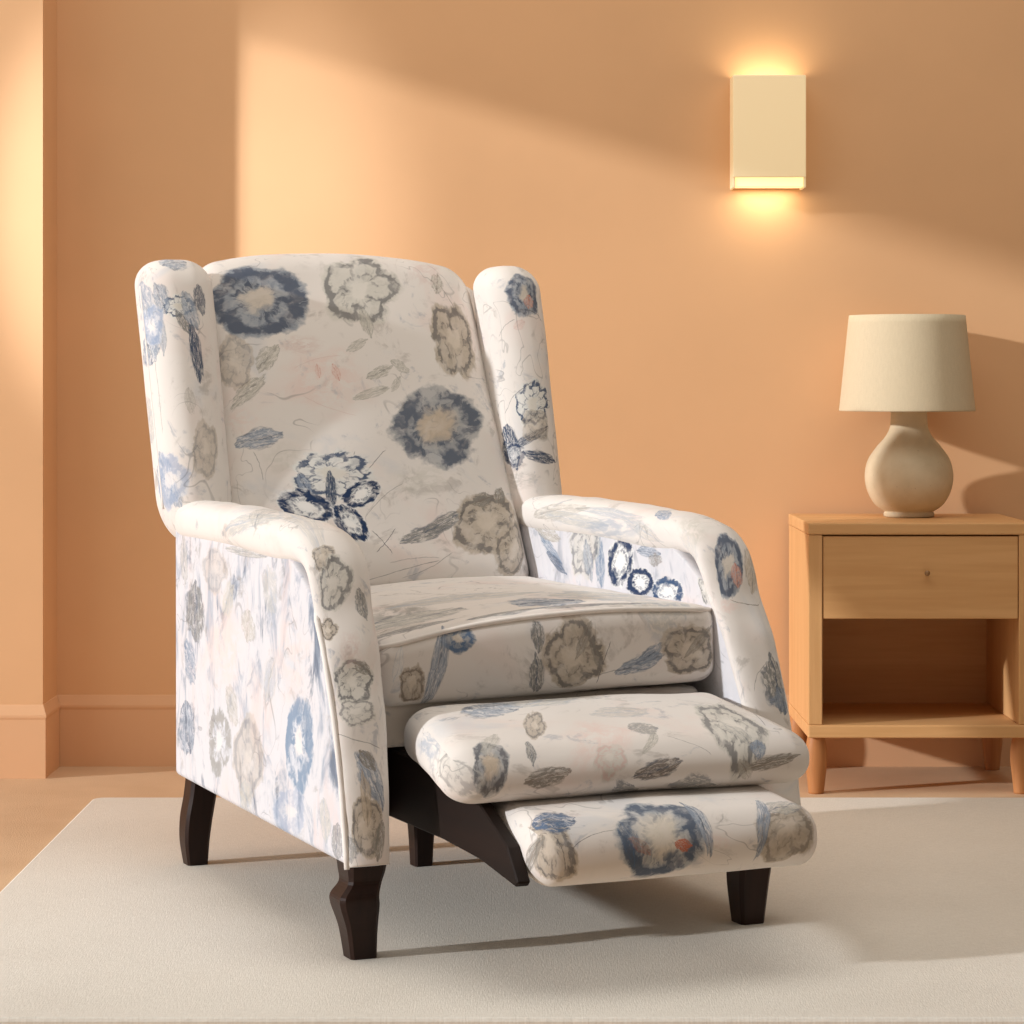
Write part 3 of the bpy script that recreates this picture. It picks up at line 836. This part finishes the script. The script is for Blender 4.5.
# --- arms
FRONT = [(.10, -.458), (.14, -.455), (.25, -.432), (.34, -.402), (.44, -.355), (.50, -.312), (.56, -.262), (.60, -.235)]
BODY = FRONT[:5] + [(.50, -.312), (.53, -.275), (.56, -.215), (.60, -.12)]
def arm(side, keyp, keyb):
    xo = CX + side * 0.374
    xi = CX + side * 0.284
    xc, w = (xo + xi) / 2, abs(xo - xi)
    z0, z1 = 0.137, 0.592
    def d(p, u):
        z = z0 + (u[2] + 1) / 2 * (z1 - z0)
        yf = interp(BODY, z); yb = 0.452
        # underside rises a little toward the rear
        y = yf + (u[1] + 1) / 2 * (yb - yf)
        puff = 0.006 * max(0, 1 - u[1] ** 2) * max(0, 1 - u[2] ** 2)
        thin = .030 * max(0, min(1, (.56 - z) / .42))
        x = xc + u[0] * w / 2 - (side * -thin if u[0] * side < 0 else 0) * 1.0 + (puff if u[0] > 0.5 else -puff if u[0] < -0.5 else 0)
        z += (1 - (u[2] + 1) / 2) * 0.012 * ((u[1] + 1) / 2)
        return Vector((x, y, z))
    bm = pad_mesh((w, .85, z1 - z0), (.012, .012, .012), d, lambda co, f: (co.x + (0 if f in 'lr' else 3) + co.y, co.z), 0.03)
    a = from_bm('arm', bm, FAB(keyb, streaky=1.0 if side < 0 else .35, seed=3.0 + side, base=(214, 213, 217)), CH)
    # padded top that rolls over the front and runs down to the leg
    ctrl = [(.452, .596), (.30, .597), (.10, .596), (-.06, .590)]
    tail = [(-.150, .589), (-.222, .584), (-.266, .566), (-.290, .536)]
    z = .498
    while z > .139:
        tail.append((interp(FRONT, z) + .004, z)); z -= .03
    tail.append((interp(FRONT, .139) + .004, .139))
    pts = smooth_path(ctrl + tail, 6)
    N = len(pts); S = [0.0]
    for i in range(1, N):
        S.append(S[-1] + math.hypot(pts[i][0] - pts[i - 1][0], pts[i][1] - pts[i - 1][1]))
    bm = bmesh.new(); uvl = bm.loops.layers.uv.new('UVMap')
    seg = 40; rings = []; us = []
    for i, (y, z) in enumerate(pts):
        a0 = pts[max(i - 1, 0)]; a1 = pts[min(i + 1, N - 1)]
        t = Vector((0, a1[0] - a0[0], a1[1] - a0[1])).normalized()
        nrm = Vector((0, t.z, -t.y))
        s = S[i]
        top = 1 - max(0, min(1, (s - .56) / .24)); top = top * top * (3 - 2 * top)
        thin = .030 * max(0, min(1, (.56 - z) / .42))
        W = (.095 - thin + .012 * top) / 2
        D = .014 + .022 * top
        xm = xc + side * thin / 2
        endf = 1.0
        if i < 3: endf = (0.80, .93, .98)[i]
        ring = []
        for k in range(seg):
            th = 2 * PI * k / seg
            c_, s_ = math.cos(th), math.sin(th)
            e = 2 / 2.6
            px = math.copysign(abs(c_) ** e, c_) * W * endf
            pn = math.copysign(abs(s_) ** e, s_) * D * endf
            q = Vector((xm + px, y, z)) + nrm * pn
            q += nrm * (0.0025 * nz(q, 18, side)) * (1 if s_ > 0 else 0)
            ring.append(bm.verts.new(q))
        rings.append(ring)
    arcs = []
    for k in range(seg + 1):
        th = 2 * PI * k / seg
        arcs.append((math.pi / 2 - th) * 0.06)
    for i in range(N - 1):
        for k in range(seg):
            k2 = (k + 1) % seg
            f = bm.faces.new((rings[i][k], rings[i][k2], rings[i + 1][k2], rings[i + 1][k]))
            for l, (uu, vv) in zip(f.loops, ((arcs[k], S[i]), (arcs[k + 1], S[i]), (arcs[k + 1], S[i + 1]), (arcs[k], S[i + 1]))):
                l[uvl].uv = (uu, -vv)
    for rr, vv in ((rings[0], S[0]), (rings[-1], S[-1])):
        f = bm.faces.new(rr)
        for l in f.loops: l[uvl].uv = (l.vert.co.x - xc, -vv)
    from_bm('arm_pad', bm, FAB(keyp, seed=7.0 + side), CH)
    # welt along the outer front seam
    pp = [(xo + side * ((.0035 if side < 0 else -.003) if z < .49 else -.008), interp(FRONT, z) + (.0005 if z < .49 else .02), z) for z in [.137 + .0205 * k for k in range(19)]]
    from_bm('piping', tube_bm(pp, .0042, 8), M_welt, a)
    return a

M_welt = plain('welt_fabric', (232, 226, 220), .9, .1, .04, 30, .2, 300)
arm(-1, 'arm_pad_left', 'arm_left')
arm(1, 'arm_pad_right', 'arm_right')

# --- wings
def wing(side, key):
    xc = CX + (-.329 if side < 0 else .322)
    z0, z1 = .555, 1.062
    def d(p, u):
        pz = p.z
        if pz < -.187: pz = -.187 + (pz + .187) * 1.65
        z = .588 + (pz + .237)
        tt = (z - .588) / (z1 - .588)
        yf = .40 + .145 * tt
        y = yf + (p.y + .075) * (1.0 - .05 * tt)
        sw = 1.0 + .06 * (tt - .4)
        x = xc + p.x * sw + side * .006 * (tt - .3)
        y += 0.004 * nz(p, 9, side)
        return Vector((x, y, z))
    bm = pad_mesh((.126 if side < 0 else .112, .15, .474), (.05, .055, .05), d, None, 0.02)
    wg = from_bm('wing', bm, FAB(key, seed=11 + side), CH)
    hx = .063 if side < 0 else .056
    pp = [d(Vector((side * (hx - .0005), -.012, z_)), (side, -.2, z_ / .237)) for z_ in [-.20 + .0155 * k for k in range(26)]]
    from_bm('piping', tube_bm(pp, .0026, 8), M_welt, wg)
    return wg
wing(-1, 'wing_left'); wing(1, 'wing_right')

# --- back shell (plain rear of the chair) between and behind the wings
def dsh(p, u):
    z = .60 + (p.z + .215)
    tt = (z - .6) / .43
    return Vector((CX + p.x, .50 + .245 * tt + (p.y + .05), z))
from_bm('back_shell', pad_mesh((.66, .10, .43), (.03, .03, .03), dsh, None, .04), FAB('back_shell', seed=30), CH)
def drp(p, u):
    return Vector((CX + p.x, .425 + (p.y + .015), .14 + (p.z + .19)))
from_bm('rear_panel', pad_mesh((.60, .03, .38), (.01, .01, .01), drp, None, .06), FAB('rear_panel', seed=31), CH)

# --- back cushion
ang = math.radians(27.3)
BW, BT, BH = .580, .17, .684
def dbk(p, u):
    s = p.z + BH / 2                      # up the slope
    n = -(p.y)                            # toward the sitter
    x = p.x
    f = s / BH
    cr = max(0, 1 - (p.x / (BW / 2)) ** 2)
    if p.y < 0:
        n += .028 * cr * math.sin(PI * min(1, max(0, f * .92 + .06)))
        n += .004 * nz(p, 7, 2)
    s += (.036 * (1 - abs(u[0]) ** 2.4) - .004) * f ** 3       # arched head edge
    s += -.010 * (1 - cr) * (1 - f)
    x *= 1.0 - .035 * f
    n -= BT / 2
    by, bz = .350, .468
    y = by + s * math.sin(ang) - n * math.cos(ang)
    z = bz + s * math.cos(ang) + n * math.sin(ang)
    return Vector((CX + x, y, z))
from_bm('back_cushion', pad_mesh((BW, BT, BH), (.055, .06, .065), dbk, None, .018), FAB('back', seed=1.0), CH)

# --- seat cushion
SW, SD, SH = .578, .76, .112
def dse(p, u):
    x = CX + .008 + p.x
    y = -.325 + (p.y + SD / 2)
    z = .356 + (p.z + SH / 2)
    cr = max(0, 1 - u[0] ** 2)
    if u[2] > 0:
        z += .026 * u[2] * cr * (1 - .35 * (u[1] + 1) / 2)
    z += .066 * p.x * (1 if u[2] > 0 else .45) - .004 * (u[2] > 0)
    y -= .010 * cr * (1 if u[1] < 0 else 0) * max(0, 1 - u[2] ** 2)
    z += .002 * nz(p, 8, 5)
    return Vector((x, y, z))
seat = from_bm('seat_cushion', pad_mesh((SW, SD, SH), (.03, .026, .026), dse, None, .018), FAB('seat', seed=2.0), CH)
pp = []
for k in range(41):
    px = (-1 + 2 * k / 40) * (SW / 2 - .004)
    ed = max(0, abs(px) - (SW / 2 - .03)) 
    v = dse(Vector((px, -SD / 2 + .006 + ed * .5, SH / 2 - .007)), (px / (SW / 2), -.97, .93))
    pp.append(v)
from_bm('piping', tube_bm(pp, .0040, 8), M_welt, seat)

# --- fabric front rail under the seat
def drl(p, u):
    return Vector((CX + p.x, -.300 + (p.y + .05), .285 + (p.z + .035)))
from_bm('front_rail', pad_mesh((.555, .10, .07), (.015, .015, .015), drl, None, .03), FAB('rail', seed=21, base=(222, 214, 204)), CH)

# --- footrest pads
def footpad(name, key, x0, x1, prof_fn, size, rad, seed):
    w = x1 - x0
    def d(p, u):
        cr = max(0, 1 - abs(u[0]) ** 3)
        y, z = prof_fn(p, u, cr)
        return Vector(((x0 + x1) / 2 + p.x - (.048 if key == 'foot_upper' else 0) * max(0, -u[0]) * max(0, min(1, (-.36 - y) / .25)), y, z))
    return from_bm(name, pad_mesh((w,) + size, rad, d, None, .018), FAB(key, seed=seed), CH)

def up_prof(p, u, cr):
    f = (p.y + .17) / .34                 # 0 front .. 1 rear
    y = -.640 + .34 * f
    top = .318 + .036 * f + .010 * cr * (1 - (2 * f - 1) ** 2)
    bot = .243 + .020 * f
    z = bot + (u[2] + 1) / 2 * (top - bot)
    if f < .25: y -= .012 * cr * (1 - f / .25)
    z += .003 * nz(p, 9, 4)
    return y, z
footpad('footrest_pad', 'foot_upper', CX - .246, CX + .300, up_prof, (.34, .085), (.045, .05, .040), 4.0)
def lo_prof(p, u, cr):
    f = (p.y + .14) / .28
    y = -.762 + .28 * f
    top = .232 + .020 * f + .006 * cr * (1 - (2 * f - 1) ** 2)
    bot = .142 + .028 * f
    z = bot + (u[2] + 1) / 2 * (top - bot)
    if f < .25: y -= .010 * cr * (1 - f / .25)
    z += .003 * nz(p, 9, 8)
    return y, z
footpad('footrest_pad', 'foot_lower', CX - .212, CX + .240, lo_prof, (.28, .09), (.035, .045, .042), 5.0)

# --- dark wooden works and legs
M_dark = wood('espresso_wood', (30, 16, 11), (46, 26, 18), 'Z', .45, .25)
M_works = wood('dark_mechanism_wood', (22, 12, 8), (32, 18, 12), 'Y', .6, .2)
from_bm('underframe', box_bm(CX - .272, CX + .272, -.24, .36, .172, .282, .006), M_works, CH, False)
def bracket(x):
    poly = [(-.20, .275), (-.20, .172), (-.46, .172), (-.60, .166), (-.730, .149), (-.738, .156), (-.70, .20), (-.60, .245), (-.40, .275)]
    bm = bmesh.new()
    A = [bm.verts.new((x - .010, y, z)) for y, z in poly]
    B_ = [bm.verts.new((x + .010, y, z)) for y, z in poly]
    bm.faces.new(A); bm.faces.new(B_[::-1])
    for k in range(len(poly)):
        bm.faces.new((A[k], B_[k], B_[(k + 1) % len(poly)], A[(k + 1) % len(poly)]))
    bmesh.ops.recalc_face_normals(bm, faces=bm.faces)
    bmesh.ops.bevel(bm, geom=list(bm.edges), offset=.002, segments=1, affect='EDGES')
    return from_bm('footrest_bracket', bm, M_works, CH, False)
bracket(CX - .222); bracket(CX + .205)

def leg(x, y, stations, bev=.004, name='leg'):
    """stations: (z, half width, half depth, shift x, shift y)"""
    bm = bmesh.new(); rings = []
    for z, hx, hy, sx, sy in stations:
        c = .22
        loop = [(-1, -1 + c), (-1 + c, -1), (1 - c, -1), (1, -1 + c), (1, 1 - c), (1 - c, 1), (-1 + c, 1), (-1, 1 - c)]
        rings.append([bm.verts.new((x + sx + a * hx, y + sy + b_ * hy, z)) for a, b_ in loop])
    for a, b_ in zip(rings, rings[1:]):
        for k in range(8):
            bm.faces.new((a[k], a[(k + 1) % 8], b_[(k + 1) % 8], b_[k]))
    bm.faces.new(rings[0][::-1]); bm.faces.new(rings[-1])
    return from_bm(name, bm, M_dark, CH, False)

def dense(tab, n):
    return smooth_path(tab, n)
leg(-.352, -.412, dense([(.0, .020, .020, 0, 0), (.045, .024, .024, -.004, -.002), (.078, .030, .029, -.010, -.006), (.094, .030, .029, -.011, -.007), (.110, .026, .026, 0, 0), (.128, .029, .029, .003, .002), (.145, .031, .031, .003, .002)], 4))
leg(.290, -.418, dense([(.0, .020, .020, -.003, 0), (.06, .026, .026, -.003, 0), (.10, .028, .028, 0, 0), (.145, .026, .026, 0, 0)], 4))
leg(-.357, .400, dense([(.0, .018, .018, -.004, 0), (.04, .022, .022, -.006, 0), (.08, .024, .024, -.003, 0), (.12, .024, .024, .004, 0), (.155, .024, .024, .008, 0)], 4))
leg(.330, .395, dense([(.0, .018, .018, .004, 0), (.04, .022, .022, .006, 0), (.08, .024, .024, .003, 0), (.12, .024, .024, -.004, 0), (.155, .024, .024, -.008, 0)], 4))
leg(-.004, .233, dense([(.0, .016, .016, 0, 0), (.06, .019, .019, 0, 0), (.11, .024, .024, 0, 0), (.175, .030, .030, 0, 0)], 4), name='support_leg')

# ================================================================== CABINET
CBX0, CBX1, CBY, CBD = .611, 1.074, 5.444, .385
M_oak_z = wood('light_oak_upright', (208, 158, 104), (222, 174, 120), 'Z', .5, .3)
M_oak_x = wood('light_oak_board', (208, 158, 104), (222, 174, 120), 'X', .5, .3)
CB = thing('side_cabinet', 'light oak side cabinet with one drawer above an open shelf, against the wall', 'cabinet', ((CBX0 + CBX1) / 2, CBY + CBD / 2, 0))
hw, hd = (CBX1 - CBX0) / 2, CBD / 2
TH = .029
from_bm('top', box_bm(-hw - .001, hw + .001, -hd - .002, hd, .5365, .5607, .003), M_oak_x, CB, False)
for s in (-1, 1):
    from_bm('side_panel', box_bm(min(s * hw, s * (hw - TH)), max(s * hw, s * (hw - TH)), -hd, hd, .1444, .5362, .002), M_oak_z, CB, False)
from_bm('bottom_board', box_bm(-hw - .001, hw + .001, -hd - .003, hd, .1176, .1443, .003), M_oak_x, CB, False)
from_bm('back_panel', box_bm(-hw + TH, hw - TH, hd - .012, hd - .002, .1444, .5362), M_oak_x, CB, False)
from_bm('shelf', box_bm(-hw + TH, hw - TH, -hd + .030, hd - .013, .3640, .3760, .001), M_oak_x, CB, False)
dr = from_bm('drawer', box_bm(-hw + TH + .0015, hw - TH - .0015, -hd + .002, -hd + .022, .3630, .5335, .002), M_oak_x, CB, False)
kb = lathe_bm([(.0028, 0), (.0028, .006), (.005, .009), (.0058, .012), (.0045, .015), (.001, .016)], 20)
bmesh.ops.rotate(kb, verts=kb.verts, cent=(0, 0, 0), matrix=Matrix.Rotation(PI / 2, 3, 'X'))
bmesh.ops.translate(kb, verts=kb.verts, vec=(.012, -hd + .002, .458))
from_bm('knob', kb, plain('brass_knob', (150, 112, 70), .35, .5), dr)
def cab_leg(sx, sy):
    st = dense([(.0, .016, .016, 0, 0), (.03, .019, .018, 0, 0), (.065, .023, .020, 0, 0), (.095, .022, .020, 0, 0), (.1175, .018, .018, 0, 0)], 5)
    bm = bmesh.new(); rings = []
    for z, a, b_, ox, oy in st:
        rings.append([bm.verts.new((sx * (hw - .019) + a * math.cos(2 * PI * k / 20), sy * (hd - .026) + b_ * math.sin(2 * PI * k / 20), z)) for k in range(20)])
    for a, b_ in zip(rings, rings[1:]):
        for k in range(20):
            bm.faces.new((a[k], a[(k + 1) % 20], b_[(k + 1) % 20], b_[k]))
    bm.faces.new(rings[0][::-1]); bm.faces.new(rings[-1])
    from_bm('leg', bm, M_leg, CB)
M_leg = wood('oak_leg', (170, 112, 66), (196, 136, 86), 'Z', .5, .3)
for sx in (-1, 1):
    for sy in (-1, 1):
        cab_leg(sx, sy)

# ================================================================== TABLE LAMP
LX, LY, LZ = .851, 5.69, .5607
TL = thing('table_lamp', 'beige table lamp with round ceramic base and tapered shade on the cabinet', 'lamp', (LX, LY, LZ))
mc, g, b = new_mat('beige_ceramic', .6, .35)
P = coord(g)
n = g.noise(P, 14.0, 4.0); sp = g.noise(P, 170.0, 2.0)
col = g.mix(g.step(n, .3, .7), srgb(206, 188, 156), srgb(220, 204, 174))
col = g.mix(g.step(sp, .70, .76) * .5, col, srgb(150, 128, 96))
g.put(b.inputs['Base Color'], col); bump(g, b, n, .15, .002)
LBX = .004
prof = [(.048, .0), (.054, .002), (.054, .008), (.052, .011)] + \
       smooth_path([(.052, .012), (.074, .028), (.090, .058), (.0945, .090), (.088, .122), (.070, .150), (.051, .172), (.041, .192), (.039, .215), (.039, .242)], 5)
from_bm('lamp_base', lathe_bm(prof, 72, LBX, 0), mc, TL)
ms, g, b = new_mat('linen_lampshade', .9, .1)
P = coord(g); x, y, z = g.sep(P)
ln = g.noise(g.com(x * 250, y * 250, z * 900), 1.0, 2.0); ln2 = g.noise(g.com(x * 300, y * 300, z * 60), 1.0, 2.0)
g.put(b.inputs['Base Color'], g.mix(ln * .5 + ln2 * .5, srgb(200, 184, 154), srgb(222, 206, 176)))
bump(g, b, ln + ln2, .25, .001)
zb, zt, rb, rt = .228, .434, .1455, .1245
shp = [(rb, zb), (rb, zb + .003)] + [(rb + (rt - rb) * t, zb + (zt - zb) * t) for t in [k / 12 for k in range(1, 12)]] + [(rt, zt), (rt - .003, zt), (rb - .003, zb)]
from_bm('lamp_shade', lathe_bm(shp, 96, closed=True), ms, TL)
M_brass = plain('aged_brass', (140, 110, 72), .4, .5)
bm = lathe_bm([(.012, .242), (.014, .246), (.014, .290), (.010, .296)], 24)
for a in (0, 120, 240):
    r_ = math.radians(a)
    tube_bm([(0.008 * math.cos(r_), .008 * math.sin(r_), .285), (.13 * math.cos(r_), .13 * math.sin(r_), .300)], .002, 6, bm)
from_bm('lamp_socket', bm, M_brass, TL)

# ================================================================== WALL SCONCE
SX0, SX1, SZ0, SZ1, SD_ = .4825, .6425, 1.276, 1.522, .085
SCN = thing('wall_sconce', 'lit cream rectangular wall sconce on the peach wall above the lamp', 'wall lamp', ((SX0 + SX1) / 2, WALL_Y, (SZ0 + SZ1) / 2))
w2, h2 = (SX1 - SX0) / 2, (SZ1 - SZ0) / 2
M_cream = plain('cream_sconce', (240, 222, 182), .6, .3, .02, 8, .03)
from_bm('back_plate', box_bm(-w2 + .006, w2 - .006, -.008, -.0005, -h2 + .004, h2 - .004, .002), M_cream, SCN, False)
bm = bmesh.new()
box_bm(-w2, w2, -SD_, -SD_ + .006, -h2 + .022, h2, .0025, 2, bm)
box_bm(-w2, -w2 + .006, -SD_ + .004, -.001, -h2, h2, .002, 2, bm)
box_bm(w2 - .006, w2, -SD_ + .004, -.001, -h2, h2, .002, 2, bm)
mq, g, b = new_mat('glowing_cream_shade', .6, .3)
b.inputs['Base Color'].default_value = srgb(244, 228, 192)
b.inputs['Emission Color'].default_value = srgb(255, 214, 150)
b.inputs['Emission Strength'].default_value = .24
from_bm('shade', bm, mq, SCN, False)
mg, g, b = new_mat('glowing_diffuser', .5, .3)
b.inputs['Base Color'].default_value = srgb(255, 232, 190)
b.inputs['Emission Color'].default_value = srgb(255, 222, 160)
b.inputs['Emission Strength'].default_value = 1.0
from_bm('diffuser', box_bm(-w2 + .0065, w2 - .0065, -SD_ + .008, -.030, -h2 + .002, -h2 + .024, .002), mg, SCN, False)
bm = lathe_bm([(.010, -.06), (.012, -.055), (.012, .055), (.010, .06)], 20, 0, -.045)
from_bm('bulb', bm, mg, SCN)

# ================================================================== LIGHT
def area(name, loc, target, sx, sy, power, col):
    L = bpy.data.lights.new(name, 'AREA')
    L.shape = 'RECTANGLE'; L.size = sx; L.size_y = sy; L.energy = power; L.color = col
    o = bpy.data.objects.new(name, L); COL.objects.link(o)
    o.location = loc
    o.rotation_euler = (Vector(target) - Vector(loc)).to_track_quat('-Z', 'Y').to_euler()
    return o
area('window_daylight', (WX + .02, 3.8, 1.15), (0, 3.8, 1.15), 3.0, 2.0, 19, (1.0, .98, .95))
area('overhead_fill', (.2, 4.1, 3.3), (.2, 4.5, .2), 3.2, 2.4, 50, (1.0, .94, .86))  # added soft fill lamp overhead, standing in for ceiling bounce

# low sun through the side window, cut off by the window head and the projecting wall
AZ, EL = math.radians(23.0), math.radians(15.6)
SUN = Vector((math.cos(AZ) * math.cos(EL), math.sin(AZ) * math.cos(EL), -math.sin(EL)))
L = bpy.data.lights.new('low_sun', 'SUN')
L.energy = 2.6; L.color = (.97, .98, 1.0); L.angle = math.radians(1.8)
o = bpy.data.objects.new('low_sun', L); COL.objects.link(o)
o.location = (-4, 3, 3)
o.rotation_euler = SUN.to_track_quat('-Z', 'Y').to_euler()

# added spot lamp, brightens the sunlit wall patch beside the projecting wall
L = bpy.data.lights.new('wall_patch_spot', 'SPOT')
L.energy = 400; L.color = (.90, .95, 1.0); L.spot_size = math.radians(30); L.spot_blend = 1.0; L.shadow_soft_size = .02
o = bpy.data.objects.new('wall_patch_spot', L); COL.objects.link(o)
ct = Vector((-.50, WALL_Y, 1.15))
o.location = ct - SUN * 2.6 + Vector((0, 0, -.35))
o.rotation_euler = (ct - o.location).to_track_quat('-Z', 'Y').to_euler()
o.scale = (.20, 1, 1)

# lamp light leaving the sconce upward and downward
for nm, z, tgt in (('sconce_uplight', h2 - .02, 1), ('sconce_downlight', -h2 + .001, -1)):
    L = bpy.data.lights.new(nm, 'AREA'); L.shape = 'RECTANGLE'; L.size = .12; L.size_y = .05
    L.energy = .22; L.color = (1.0, .88, .66)
    o = bpy.data.objects.new(nm, L); COL.objects.link(o)
    o.location = ((SX0 + SX1) / 2, WALL_Y - .045, (SZ0 + SZ1) / 2 + z)
    o.rotation_euler = (PI if tgt > 0 else 0, 0, 0)

W = bpy.data.worlds.new('room_light'); SC.world = W; W.use_nodes = True
W.node_tree.nodes['Background'].inputs[0].default_value = (1.0, .87, .72, 1)
W.node_tree.nodes['Background'].inputs[1].default_value = .17

# ================================================================== CAMERA
cam = bpy.data.cameras.new('camera')
cam.sensor_width = 36; cam.lens = 2641.4 / 1024 * 36
cam.shift_y = -132 / 1024
cam.clip_end = 50
co = bpy.data.objects.new('camera', cam); COL.objects.link(co)
co.location = (0, 0, .8555); co.rotation_euler = (PI / 2, 0, 0)
SC.camera = co
SC.view_settings.view_transform = 'Standard'
SC.view_settings.look = 'None'
SC.view_settings.exposure = 0.06
SC.view_settings.gamma = 1.0
SC.view_settings.use_curve_mapping = False
